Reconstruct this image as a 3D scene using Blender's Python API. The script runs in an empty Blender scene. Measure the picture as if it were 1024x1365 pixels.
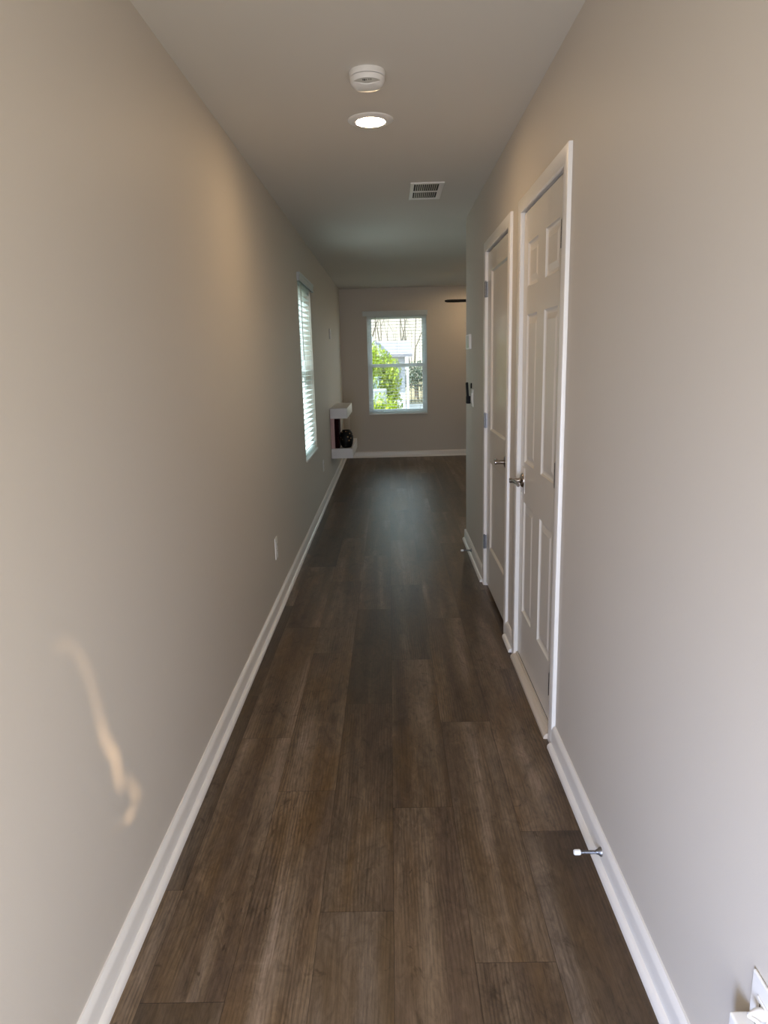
import bpy, bmesh, math, random
from mathutils import Vector, Matrix

random.seed(7)
S = bpy.context.scene
COL = S.collection

# ------------------------------------------------------------------ camera
FPX, CAM_H = 918.8252, 1.4487
cr = Vector((0.99956, 0.00697, -0.02616))
cf = Vector((-0.0125, 0.9761, -0.21693)).normalized()
cr = (cr - cf * cr.dot(cf)).normalized()
cu = cr.cross(cf)
cam = bpy.data.cameras.new('camera')
camo = bpy.data.objects.new('camera', cam)
COL.objects.link(camo)
M = Matrix((cr, cu, -cf)).transposed().to_4x4()
M.translation = Vector((0, 0, CAM_H))
camo.matrix_world = M
cam.sensor_fit = 'HORIZONTAL'
cam.sensor_width = 36.0
cam.lens = 36.0 * FPX / 1024.0
cam.clip_start = 0.02
cam.clip_end = 300
S.camera = camo

# ------------------------------------------------------------------ sizes
XL, XR = -0.697, 0.591          # hallway walls
H = 2.44                        # ceiling
D = 10.34                       # far wall
E = 5.41                        # end of the right hallway wall
YB = -0.5                       # front wall (behind the camera)
XE = 4.4                        # far side of the living room
WY0, WY1, WZ0, WZ1 = 5.60, 6.47, 0.635, 2.075     # left window
FX0, FX1 = -0.312, 0.558                           # far window
D1A, D1B = 2.412, 3.156         # door 1 opening along the wall
D2A, D2B = 3.470, 4.266         # door 2 opening
DZ = 2.045

# ------------------------------------------------------------------ world, sun, lamps, exposure
w = bpy.data.worlds.new('sky')
S.world = w
w.use_nodes = True
bg = w.node_tree.nodes['Background']
bg.inputs[0].default_value = (0.80, 0.93, 1.0, 1)
bg.inputs[1].default_value = 2.8

def lamp(name, kind, loc, aim, power, col, **kw):
    l = bpy.data.lights.new(name, kind)
    l.energy = power
    l.color = col
    for k, v in kw.items():
        setattr(l, k, v)
    o = bpy.data.objects.new(name, l)
    COL.objects.link(o)
    o.location = loc
    o.rotation_euler = (Vector(aim) - Vector(loc)).to_track_quat('-Z', 'Y').to_euler()
    return o

SUN_DIR = Vector((0.62, 0.34, -0.68))
lamp('sun', 'SUN', (-12, -8, 12), Vector((-12, -8, 12)) + SUN_DIR, 12.0, (1.0, 0.97, 0.92), angle=0.01)
# daylight through the open front door behind the camera
lamp('front_door_daylight', 'AREA', (0.0, YB + 0.02, 1.02), (-0.03, 4.0, 0.85), 26.0, (1.0, 0.955, 0.90),
     shape='RECTANGLE', size=0.85, size_y=1.85)
# added blue fill lamp low in the same opening, aimed at the right wall's foot
lamp('front_door_cool_fill', 'AREA', (-0.40, YB + 0.03, 0.55), (XR, 1.25, 0.15), 13.0, (0.42, 0.58, 1.0),
     shape='RECTANGLE', size=0.25, size_y=0.8, spread=math.radians(110))
# daylight lamp for the living room, at an added patio door round the corner
lamp('added_patio_daylight', 'AREA', (3.25, D - 0.03, 1.1), (2.2, 5.0, 1.2), 8.0, (0.80, 0.95, 1.0),
     shape='RECTANGLE', size=1.6, size_y=2.0)
# daylight through the two small windows (portals to the sky)
for nm, loc, aim, sx in (('left_window_daylight', (XL - 0.13, (WY0 + WY1) / 2, (WZ0 + WZ1) / 2), (3, (WY0 + WY1) / 2, 1.3), 0.85),
                         ('far_window_daylight', ((FX0 + FX1) / 2, D + 0.13, 1.35), ((FX0 + FX1) / 2, 0, 1.35), 0.85)):
    o = lamp(nm, 'AREA', loc, aim, 1, (1, 1, 1), shape='RECTANGLE', size=sx, size_y=1.4)
    o.data.cycles.is_portal = True

S.view_settings.view_transform = 'Standard'
S.view_settings.look = 'None'
S.view_settings.gamma = 1.0
S.view_settings.use_curve_mapping = False
S.view_settings.exposure = 0.22
try:
    S.cycles.max_bounces = 12
    S.cycles.diffuse_bounces = 8
    S.cycles.transparent_max_bounces = 16
    S.cycles.sample_clamp_indirect = 6.0
    S.cycles.use_denoising = True
except Exception:
    pass

# ------------------------------------------------------------------ materials
def lin(c):
    return tuple((x / 12.92 if x <= 0.04045 else ((x + 0.055) / 1.055) ** 2.4) for x in c)

def hexc(h):
    return lin(tuple(int(h[i:i + 2], 16) / 255 for i in (0, 2, 4)))

def mat(name, color, rough=0.6, metal=0.0, spec=0.5, noise=0.0, nscale=40.0, bump=0.0, bscale=200.0, coat=0.0):
    m = bpy.data.materials.new(name)
    m.use_nodes = True
    nt = m.node_tree
    b = nt.nodes['Principled BSDF']
    b.inputs['Base Color'].default_value = (*color, 1)
    b.inputs['Roughness'].default_value = rough
    b.inputs['Metallic'].default_value = metal
    b.inputs['Specular IOR Level'].default_value = spec
    b.inputs['Coat Weight'].default_value = coat
    tc = nt.nodes.new('ShaderNodeTexCoord')
    if noise > 0:
        n = nt.nodes.new('ShaderNodeTexNoise')
        n.inputs['Scale'].default_value = nscale
        n.inputs['Detail'].default_value = 4
        nt.links.new(tc.outputs['Object'], n.inputs['Vector'])
        mr = nt.nodes.new('ShaderNodeMapRange')
        mr.inputs['To Min'].default_value = 1 - noise
        mr.inputs['To Max'].default_value = 1 + noise
        nt.links.new(n.outputs['Fac'], mr.inputs['Value'])
        mx = nt.nodes.new('ShaderNodeMix')
        mx.data_type = 'RGBA'
        mx.blend_type = 'MULTIPLY'
        mx.inputs['Factor'].default_value = 1
        mx.inputs['A'].default_value = (*color, 1)
        nt.links.new(mr.outputs['Result'], mx.inputs['B'])
        nt.links.new(mx.outputs['Result'], b.inputs['Base Color'])
    if bump > 0:
        n2 = nt.nodes.new('ShaderNodeTexNoise')
        n2.inputs['Scale'].default_value = bscale
        n2.inputs['Detail'].default_value = 3
        nt.links.new(tc.outputs['Object'], n2.inputs['Vector'])
        bp = nt.nodes.new('ShaderNodeBump')
        bp.inputs['Strength'].default_value = bump
        bp.inputs['Distance'].default_value = 0.002
        nt.links.new(n2.outputs['Fac'], bp.inputs['Height'])
        nt.links.new(bp.outputs['Normal'], b.inputs['Normal'])
    return m

def emit(name, color, strength):
    m = bpy.data.materials.new(name)
    m.use_nodes = True
    b = m.node_tree.nodes['Principled BSDF']
    b.inputs['Base Color'].default_value = (*color, 1)
    b.inputs['Emission Color'].default_value = (*color, 1)
    b.inputs['Emission Strength'].default_value = strength
    return m

WALL = mat('greige_wall_paint', (0.60, 0.555, 0.495), 0.55, spec=0.35, bump=0.08, bscale=260)
CEIL = mat('ceiling_paint', (0.66, 0.635, 0.585), 0.8, spec=0.25, bump=0.1, bscale=240)
TRIM = mat('white_trim_paint', (0.80, 0.775, 0.74), 0.32)
DOOR = mat('door_paint', (0.70, 0.655, 0.585), 0.27, bump=0.03, bscale=90)
PLAST = mat('white_plastic', (0.82, 0.81, 0.79), 0.35)
PLAST2 = mat('grey_plastic', (0.42, 0.41, 0.37), 0.3)
VINYL = mat('white_vinyl', (0.80, 0.83, 0.84), 0.35)
NICKEL = mat('satin_nickel', (0.40, 0.35, 0.31), 0.25, metal=1.0)
STEEL = mat('hinge_steel', (0.25, 0.25, 0.26), 0.4, metal=1.0)
BLACK = mat('black_plastic', (0.006, 0.006, 0.007), 0.6, spec=0.2)
DARK = mat('dark_duct', (0.02, 0.02, 0.02), 0.8)
SLOT = mat('outlet_slot', (0.06, 0.055, 0.05), 0.6)
FANM = mat('dark_bronze', (0.012, 0.009, 0.007), 0.65, spec=0.2, noise=0.2, nscale=8)
MAROON = mat('maroon_lacquer', (0.018, 0.003, 0.004), 0.85, spec=0.1)
PINK = mat('pale_pink_panel', (0.62, 0.40, 0.38), 0.6)
SHELF = mat('white_laminate', (0.72, 0.69, 0.67), 0.35)
LENS = emit('lamp_lens', (1.0, 0.70, 0.40), 115.0)
BOWL = emit('fan_lamp_glass', (1.0, 0.60, 0.26), 10.0)
LED = emit('indicator_led', (0.85, 0.93, 1.0), 2.5)
RUBBER = mat('white_rubber', (0.85, 0.85, 0.84), 0.6)
SOIL = mat('threshold_paint', (0.60, 0.53, 0.45), 0.45)
JAMBDARK = mat('weatherstrip', (0.05, 0.045, 0.04), 0.8)

# blinds let some light through
BLIND = bpy.data.materials.new('blind_slat')
BLIND.use_nodes = True
nt = BLIND.node_tree
pb = nt.nodes['Principled BSDF']
pb.inputs['Base Color'].default_value = (0.86, 0.88, 0.88, 1)
pb.inputs['Roughness'].default_value = 0.45
trl = nt.nodes.new('ShaderNodeBsdfTranslucent')
trl.inputs['Color'].default_value = (0.80, 0.92, 0.93, 1)
mx = nt.nodes.new('ShaderNodeMixShader')
mx.inputs[0].default_value = 0.35
nt.links.new(pb.outputs[0], mx.inputs[1])
nt.links.new(trl.outputs[0], mx.inputs[2])
nt.links.new(mx.outputs[0], nt.nodes['Material Output'].inputs[0])

GLASS = bpy.data.materials.new('window_glass')
GLASS.use_nodes = True
nt = GLASS.node_tree
nt.nodes.remove(nt.nodes['Principled BSDF'])
tr = nt.nodes.new('ShaderNodeBsdfTransparent')
tr.inputs[0].default_value = (0.95, 0.985, 0.985, 1)
gl = nt.nodes.new('ShaderNodeBsdfGlossy')
gl.inputs['Roughness'].default_value = 0.02
lw = nt.nodes.new('ShaderNodeLayerWeight')
lw.inputs['Blend'].default_value = 0.5
pw = nt.nodes.new('ShaderNodeMath'); pw.operation = 'POWER'; pw.inputs[1].default_value = 5.0
nt.links.new(lw.outputs['Facing'], pw.inputs[0])
fr = nt.nodes.new('ShaderNodeMath'); fr.operation = 'MULTIPLY_ADD'
fr.inputs[1].default_value = 0.6
fr.inputs[2].default_value = 0.006
nt.links.new(pw.outputs[0], fr.inputs[0])
mx = nt.nodes.new('ShaderNodeMixShader')
nt.links.new(fr.outputs[0], mx.inputs[0])
nt.links.new(tr.outputs[0], mx.inputs[1])
nt.links.new(gl.outputs[0], mx.inputs[2])
nt.links.new(mx.outputs[0], nt.nodes['Material Output'].inputs[0])

def wood_floor():
    m = bpy.data.materials.new('dark_oak_plank_floor')
    m.use_nodes = True
    nt = m.node_tree
    N, L = nt.nodes.new, nt.links.new
    b = nt.nodes['Principled BSDF']
    uv = N('ShaderNodeUVMap'); uv.uv_map = 'plank_uv'
    at = N('ShaderNodeAttribute'); at.attribute_name = 'plank_random'
    sc = N('ShaderNodeVectorMath'); sc.operation = 'SCALE'; sc.inputs['Scale'].default_value = 37.0
    L(at.outputs['Vector'], sc.inputs[0])
    ad = N('ShaderNodeVectorMath'); ad.operation = 'ADD'
    L(uv.outputs['UV'], ad.inputs[0]); L(sc.outputs['Vector'], ad.inputs[1])

    def mapped(sx, sy):
        mp = N('ShaderNodeMapping')
        mp.inputs['Scale'].default_value = (sx, sy, 1)
        L(ad.outputs['Vector'], mp.inputs['Vector'])
        return mp.outputs['Vector']

    def noise(vec, scale=1.0, detail=4.0, rough=0.55, dist=0.0):
        n = N('ShaderNodeTexNoise')
        n.inputs['Scale'].default_value = scale
        n.inputs['Detail'].default_value = detail
        n.inputs['Roughness'].default_value = rough
        n.inputs['Distortion'].default_value = dist
        L(vec, n.inputs['Vector'])
        return n.outputs['Fac']

    def ramp(fac, stops):
        r = N('ShaderNodeValToRGB')
        el = r.color_ramp.elements
        while len(el) < len(stops):
            el.new(0.5)
        for e, (p, c) in zip(el, stops):
            e.position = p
            e.color = (*c, 1)
        L(fac, r.inputs['Fac'])
        return r.outputs['Color']

    def mixc(kind, fac, A, B):
        x = N('ShaderNodeMix'); x.data_type = 'RGBA'; x.blend_type = kind
        if isinstance(fac, (int, float)):
            x.inputs['Factor'].default_value = fac
        else:
            L(fac, x.inputs['Factor'])
        for s, v in (('A', A), ('B', B)):
            if isinstance(v, tuple):
                x.inputs[s].default_value = (*v, 1)
            else:
                L(v, x.inputs[s])
        return x.outputs['Result']

    # lengthwise boards of different tone inside each printed plank, then patches
    band = noise(mapped(9, 0.55), 1.0, 2.0, 0.5, 0.35)
    base = ramp(band, [(0.30, hexc('48392e')), (0.46, hexc('564637')), (0.56, hexc('645443')), (0.70, hexc('7d6d5e'))])
    patch = noise(mapped(9, 3.8), 1.0, 6.0, 0.68, 1.6)
    pr = ramp(patch, [(0.28, (0.42, 0.41, 0.40)), (0.45, (0.92, 0.92, 0.92)), (0.60, (1.05, 1.05, 1.05)), (0.75, (1.50, 1.53, 1.56))])
    base = mixc('MULTIPLY', 0.9, base, pr)
    warm = noise(mapped(6, 1.3), 1.3, 2.0, 0.5, 0.3)
    wf = N('ShaderNodeMapRange'); wf.inputs['From Min'].default_value = 0.47; wf.inputs['From Max'].default_value = 0.68
    L(warm, wf.inputs['Value'])
    wm = N('ShaderNodeMath'); wm.operation = 'MULTIPLY'; wm.inputs[1].default_value = 0.60
    L(wf.outputs['Result'], wm.inputs[0])
    base = mixc('MIX', wm.outputs[0], base, hexc('5b4426'))
    mott = noise(mapped(30, 11), 1.0, 6.0, 0.7, 2.0)
    mr_ = ramp(mott, [(0.30, (0.66, 0.65, 0.64)), (0.48, (0.98, 0.98, 0.98)), (0.70, (1.28, 1.29, 1.30))])
    base = mixc('MULTIPLY', 0.85, base, mr_)
    # cathedral grain: fine distorted stripes along the plank
    wv = N('ShaderNodeTexWave'); wv.wave_type = 'BANDS'; wv.bands_direction = 'X'
    wv.inputs['Scale'].default_value = 30.0
    wv.inputs['Distortion'].default_value = 14.0
    wv.inputs['Detail'].default_value = 2.5
    wv.inputs['Detail Scale'].default_value = 0.42
    wv.inputs['Detail Roughness'].default_value = 0.6
    L(mapped(1.0, 0.16), wv.inputs['Vector'])
    grain = ramp(wv.outputs['Fac'], [(0.0, (0.72, 0.71, 0.70)), (0.35, (0.95, 0.95, 0.95)), (1.0, (1.10, 1.10, 1.10))])
    gm = noise(mapped(6, 1.2), 1.0, 2.0, 0.5)
    gmr = N('ShaderNodeMapRange'); gmr.inputs['From Min'].default_value = 0.38; gmr.inputs['From Max'].default_value = 0.62
    L(gm, gmr.inputs['Value'])
    base = mixc('MULTIPLY', gmr.outputs['Result'], base, grain)
    fine = noise(mapped(230, 9), 1.0, 3.0, 0.65)
    fg = ramp(fine, [(0.30, (0.60, 0.59, 0.58)), (0.52, (1.0, 1.0, 1.0)), (0.78, (1.28, 1.28, 1.27))])
    base = mixc('MULTIPLY', 0.85, base, fg)
    knot = noise(mapped(13, 6.5), 1.0, 3.0, 0.65, 2.2)
    kf = ramp(knot, [(0.27, (0.42, 0.39, 0.36)), (0.37, (1, 1, 1)), (1.0, (1, 1, 1))])
    base = mixc('MULTIPLY', 0.85, base, kf)
    # each plank a little lighter or darker
    sp = N('ShaderNodeSeparateXYZ'); L(at.outputs['Vector'], sp.inputs[0])
    tone = N('ShaderNodeMapRange'); tone.inputs['To Min'].default_value = 0.68; tone.inputs['To Max'].default_value = 1.20
    L(sp.outputs['Z'], tone.inputs['Value'])
    base = mixc('MULTIPLY', 1.0, base, tone.outputs['Result'])
    # seams: dark line at the plank edge, from the distance stored in a second uv map
    uv2 = N('ShaderNodeUVMap'); uv2.uv_map = 'edge_uv'
    s2 = N('ShaderNodeSeparateXYZ'); L(uv2.outputs['UV'], s2.inputs[0])

    def edge(out, size, width):
        a = N('ShaderNodeMath'); a.operation = 'SUBTRACT'; a.inputs[0].default_value = 1.0
        L(out, a.inputs[1])
        mn = N('ShaderNodeMath'); mn.operation = 'MINIMUM'
        L(out, mn.inputs[0]); L(a.outputs[0], mn.inputs[1])
        r = N('ShaderNodeMapRange')
        r.inputs['From Min'].default_value = 0.0
        r.inputs['From Max'].default_value = width / size
        L(mn.outputs[0], r.inputs['Value'])
        return r.outputs['Result']
    ex = edge(s2.outputs['X'], 0.198, 0.0022)
    ey = edge(s2.outputs['Y'], 1.15, 0.0026)
    mn = N('ShaderNodeMath'); mn.operation = 'MINIMUM'; L(ex, mn.inputs[0]); L(ey, mn.inputs[1])
    seam = ramp(mn.outputs[0], [(0.0, (0.36, 0.34, 0.32)), (0.6, (0.9, 0.9, 0.9)), (0.85, (1.12, 1.12, 1.12)), (1.0, (1, 1, 1))])
    base = mixc('MULTIPLY', 1.0, base, seam)
    L(base, b.inputs['Base Color'])
    rr = N('ShaderNodeMapRange'); rr.inputs['To Min'].default_value = 0.30; rr.inputs['To Max'].default_value = 0.48
    L(fine, rr.inputs['Value']); L(rr.outputs['Result'], b.inputs['Roughness'])
    b.inputs['Specular IOR Level'].default_value = 0.42
    bp = N('ShaderNodeBump'); bp.inputs['Strength'].default_value = 0.22; bp.inputs['Distance'].default_value = 0.001
    mh = N('ShaderNodeMath'); mh.operation = 'MULTIPLY'; L(fine, mh.inputs[0]); L(mn.outputs[0], mh.inputs[1])
    L(mh.outputs[0], bp.inputs['Height']); L(bp.outputs['Normal'], b.inputs['Normal'])
    return m

# ------------------------------------------------------------------ mesh helpers
class MB:
    def __init__(self):
        self.bm = bmesh.new()

    def box(self, x0, x1, y0, y1, z0, z1):
        v = [self.bm.verts.new(p) for p in ((x0, y0, z0), (x1, y0, z0), (x1, y1, z0), (x0, y1, z0),
                                            (x0, y0, z1), (x1, y0, z1), (x1, y1, z1), (x0, y1, z1))]
        for f in ((3, 2, 1, 0), (4, 5, 6, 7), (0, 1, 5, 4), (1, 2, 6, 5), (2, 3, 7, 6), (3, 0, 4, 7)):
            self.bm.faces.new([v[i] for i in f])
        return self

    def face(self, pts):
        return self.bm.faces.new([self.bm.verts.new(p) for p in pts])

    def prism(self, prof, p0, p1, fn):
        """extrude a closed 2-D profile between parameters p0 and p1; fn(u, v, t) -> xyz"""
        a = [self.bm.verts.new(fn(u, v, p0)) for u, v in prof]
        c = [self.bm.verts.new(fn(u, v, p1)) for u, v in prof]
        n = len(prof)
        for i in range(n):
            self.bm.faces.new((a[i], a[(i + 1) % n], c[(i + 1) % n], c[i]))
        self.bm.faces.new(a[::-1]); self.bm.faces.new(c)
        return self

    def lathe(self, prof, M, n=32):
        """profile [(r, h)] turned about local Z, placed by matrix M"""
        rings = []
        for r_, h_ in prof:
            if r_ < 1e-6:
                rings.append([self.bm.verts.new(M @ Vector((0, 0, h_)))])
            else:
                rings.append([self.bm.verts.new(M @ Vector((r_ * math.cos(2 * math.pi * i / n), r_ * math.sin(2 * math.pi * i / n), h_))) for i in range(n)])
        for A, B in zip(rings, rings[1:]):
            for i in range(n):
                j = (i + 1) % n
                if len(A) == 1 and len(B) == 1:
                    continue
                if len(A) == 1:
                    self.bm.faces.new((A[0], B[i], B[j]))
                elif len(B) == 1:
                    self.bm.faces.new((A[i], A[j], B[0]))
                else:
                    self.bm.faces.new((A[i], A[j], B[j], B[i]))
        return self

    def tube(self, pts, rad, n=10):
        pts = [Vector(p) for p in pts]
        rads = rad if isinstance(rad, (list, tuple)) else [rad] * len(pts)
        rings = []
        for i, p in enumerate(pts):
            t = (pts[min(i + 1, len(pts) - 1)] - pts[max(i - 1, 0)]).normalized()
            a = Vector((0, 0, 1)) if abs(t.z) < 0.9 else Vector((1, 0, 0))
            x = t.cross(a).normalized(); y = t.cross(x)
            rings.append([self.bm.verts.new(p + (x * math.cos(2 * math.pi * k / n) + y * math.sin(2 * math.pi * k / n)) * rads[i]) for k in range(n)])
        for A, B in zip(rings, rings[1:]):
            for k in range(n):
                self.bm.faces.new((A[k], A[(k + 1) % n], B[(k + 1) % n], B[k]))
        self.bm.faces.new(rings[0][::-1]); self.bm.faces.new(rings[-1])
        return self

    def build(self, name, material, parent=None, bevel=0.0, smooth=False, seg=2):
        bmesh.ops.recalc_face_normals(self.bm, faces=self.bm.faces)
        me = bpy.data.meshes.new(name)
        self.bm.to_mesh(me); self.bm.free()
        me.materials.append(material)
        o = bpy.data.objects.new(name, me)
        COL.objects.link(o)
        if parent is not None:
            o.parent = parent
            o.matrix_parent_inverse = Matrix.Translation(-parent.location) if parent.parent is None else Matrix.Identity(4)
        if smooth:
            for p in me.polygons:
                p.use_smooth = True
            md = o.modifiers.new('split', 'EDGE_SPLIT'); md.split_angle = math.radians(38)
        if bevel:
            md = o.modifiers.new('bevel', 'BEVEL'); md.width = bevel; md.segments = seg
            md.limit_method = 'ANGLE'; md.angle_limit = math.radians(40)
        return o

def tag(o, label=None, cat=None, group=None, kind=None):
    for k, v in (('label', label), ('category', cat), ('group', group), ('kind', kind)):
        if v:
            o[k] = v
    return o

def empty(name, loc, label, cat, group=None, kind=None):
    o = bpy.data.objects.new(name, None)
    o.empty_display_size = 0.1
    COL.objects.link(o)
    o.location = loc
    return tag(o, label, cat, group, kind)

def BX(*a):
    return MB().box(*a)

# ------------------------------------------------------------------ floor: planks as faces of one mesh
def build_floor():
    bm = bmesh.new()
    uv = bm.loops.layers.uv.new('plank_uv')
    uv2 = bm.loops.layers.uv.new('edge_uv')
    rnd = bm.loops.layers.float_color.new('plank_random')
    PW, PL = 0.1978, 1.145
    X0 = -0.0225
    off = {-3: 0.168, -2: 0.965, -1: 0.430, 0: 0.865, 1: 0.263, 2: 0.738}
    rg = random.Random(11)
    x_min, x_max, y_min, y_max = XL - 0.14, XE + 0.1, YB - 1.2, D + 0.14
    for c in range(-4, 23):
        x0, x1 = X0 + c * PW, X0 + (c + 1) * PW
        o = off.get(c, rg.random() * PL)
        k = -2
        while True:
            y0 = o + k * PL
            y1 = y0 + PL
            k += 1
            if y0 > y_max:
                break
            a0, a1 = max(x0, x_min), min(x1, x_max)
            b0, b1 = max(y0, y_min), min(y1, y_max)
            col = (rg.random(), rg.random(), rg.random(), 1)
            if a1 <= a0 or b1 <= b0:
                continue
            f = bm.faces.new([bm.verts.new(p) for p in ((a0, b0, 0), (a1, b0, 0), (a1, b1, 0), (a0, b1, 0))])
            for l in f.loops:
                l[uv].uv = (l.vert.co.x - x0, l.vert.co.y - y0)
                l[uv2].uv = ((l.vert.co.x - x0) / PW, (l.vert.co.y - y0) / PL)
                l[rnd] = col
    # slab underneath
    v = [bm.verts.new(p) for p in ((x_min, y_min, -0.1), (x_max, y_min, -0.1), (x_max, y_max, -0.1), (x_min, y_max, -0.1))]
    t = [bm.verts.new(p) for p in ((x_min, y_min, -0.001), (x_max, y_min, -0.001), (x_max, y_max, -0.001), (x_min, y_max, -0.001))]
    bm.faces.new(v[::-1])
    for i in range(4):
        bm.faces.new((v[i], v[(i + 1) % 4], t[(i + 1) % 4], t[i]))
    me = bpy.data.meshes.new('floor')
    bm.to_mesh(me); bm.free()
    me.materials.append(wood_floor())
    o = bpy.data.objects.new('floor', me)
    COL.objects.link(o)
    return tag(o, 'dark brown wood plank floor running down the hallway', 'floor', kind='structure')

build_floor()

# ------------------------------------------------------------------ walls and ceiling
T = 0.14
def wall_y(mb, x0, x1, y0, y1, holes):
    """wall running along Y between x0 and x1 with holes (ya, yb, za, zb)"""
    y = y0
    for ya, yb, za, zb in sorted(holes):
        mb.box(x0, x1, y, ya, 0, H)
        if za > 0:
            mb.box(x0, x1, ya, yb, 0, za)
        mb.box(x0, x1, ya, yb, zb, H)
        y = yb
    mb.box(x0, x1, y, y1, 0, H)

def wall_x(mb, y0, y1, x0, x1, holes):
    x = x0
    for xa, xb, za, zb in sorted(holes):
        mb.box(x, xa, y0, y1, 0, H)
        if za > 0:
            mb.box(xa, xb, y0, y1, 0, za)
        mb.box(xa, xb, y0, y1, zb, H)
        x = xb
    mb.box(x, x1, y0, y1, 0, H)

mb = MB(); wall_y(mb, XL - T, XL, YB - T, D + T, [(WY0, WY1, WZ0, WZ1)])
tag(mb.build('wall_left', WALL), 'long greige left wall with the tall narrow side window', 'wall', kind='structure')
mb = MB(); wall_x(mb, D, D + T, XL, XE, [(FX0, FX1, WZ0, WZ1), (2.45, 4.05, 0, 2.05)])
tag(mb.build('wall_far', WALL), 'greige end wall around the bright garden window', 'wall', kind='structure')
mb = MB(); wall_y(mb, XR, XR + 0.115, YB, E, [(D1A, D1B, 0, DZ), (D2A, D2B, 0, DZ)])
tag(mb.build('wall_right', WALL), 'greige right hallway wall holding the two closed doors', 'wall', kind='structure')
mb = MB(); mb.box(XR + 0.115, XE, E - 0.115, E, 0, H)
tag(mb.build('wall_return', WALL), 'wall turning the corner at the end of the right hallway wall', 'wall', kind='structure')
mb = MB(); mb.box(XE, XE + T, YB - T, D + T, 0, H)
tag(mb.build('wall_side', WALL), 'outer side wall of the living room round the corner', 'wall', kind='structure')
mb = MB(); wall_x(mb, YB - T, YB, XL, XE, [(-0.45, 0.45, 0, 2.05)])
tag(mb.build('wall_front', WALL), 'front wall with the open entry behind the viewer', 'wall', kind='structure')
mb = BX(XL - T - 0.3, XE + T + 0.3, YB - 2.2, D + T + 0.35, H, H + 0.12)  # runs on past the front wall as an added, unseen overhang against the sun
tag(mb.build('ceiling', CEIL), 'flat pale ceiling over the hallway and living room', 'ceiling', kind='structure')

# ------------------------------------------------------------------ baseboards with shoe moulding
PROF = [(0, 0), (0.030, 0), (0.0295, 0.008), (0.026, 0.015), (0.020, 0.0195), (0.0145, 0.021), (0.0145, 0.070),
        (0.0125, 0.077), (0.008, 0.084), (0.0045, 0.088), (0, 0.088)]
def baseboard(name, fn, p0, p1, label):
    return tag(MB().prism(PROF, p0, p1, fn).build(name, TRIM, smooth=True), label, 'baseboard', kind='structure')
right = lambda u, v, t: (XR - u, t, v)
baseboard('baseboard_left', lambda u, v, t: (XL + u, t, v), YB, D, 'white baseboard along the whole left wall')
baseboard('baseboard_far', lambda u, v, t: (t, D - u, v), XL, 2.4, 'white baseboard under the garden window')
baseboard('baseboard_right', right, YB, D1A - 0.06, 'white baseboard from the near door toward the viewer, with spring stop')
baseboard('baseboard_right', right, D1B + 0.058, D2A - 0.06, 'short white baseboard between the two door casings')
baseboard('baseboard_right', right, D2B + 0.058, E + 0.014, 'white baseboard past the far door to the wall corner')
baseboard('baseboard_right', lambda u, v, t: (t, E + u, v), XR - 0.014, 3.0, 'white baseboard round the corner of the right wall')

# ------------------------------------------------------------------ doors
def casing(parent, ya, yb, name='casing'):
    """three mitred casing boards round an opening on the right wall, rounded outside edge"""
    mb = MB()
    w_, th = 0.057, 0.015
    zt = DZ - 0.004
    prof = [(0, 0), (0, 0.011), (0.004, 0.0145), (0.012, th), (w_ - 0.006, th), (w_ - 0.0015, 0.0135), (w_, 0.011), (w_, 0)]
    # path points: bottom near, top near, top far, bottom far; offset outward by u
    P = [(ya, 0.0, -1, 0), (ya, zt, -1, 1), (yb, zt, 1, 1), (yb, 0.0, 1, 0)]
    rings = []
    for y, z, oy, oz in P:
        rings.append([mb.bm.verts.new((XR - v, y + oy * u, z + oz * u)) for u, v in prof])
    n = len(prof)
    for A, B in zip(rings, rings[1:]):
        for i in range(n):
            mb.bm.faces.new((A[i], A[(i + 1) % n], B[(i + 1) % n], B[i]))
    mb.bm.faces.new(rings[0]); mb.bm.faces.new(rings[-1][::-1])
    return mb.build(name, TRIM, parent, smooth=True)

def jamb(parent, ya, yb):
    mb = MB()
    t = 0.004
    mb.box(XR - 0.002, XR + 0.115, ya, ya + t, 0, DZ)
    mb.box(XR - 0.002, XR + 0.115, yb - t, yb, 0, DZ)
    mb.box(XR - 0.002, XR + 0.115, ya + t, yb - t, DZ - t, DZ)
    # door stop behind the slab
    mb.box(XR + 0.045, XR + 0.058, ya + t, ya + 0.03, 0.0, DZ - t)
    mb.box(XR + 0.045, XR + 0.058, yb - 0.03, yb - t, 0.0, DZ - t)
    mb.box(XR + 0.045, XR + 0.058, ya + 0.03, yb - 0.03, DZ - 0.03, DZ - t)
    return mb.build('jamb', TRIM, parent)

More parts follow.
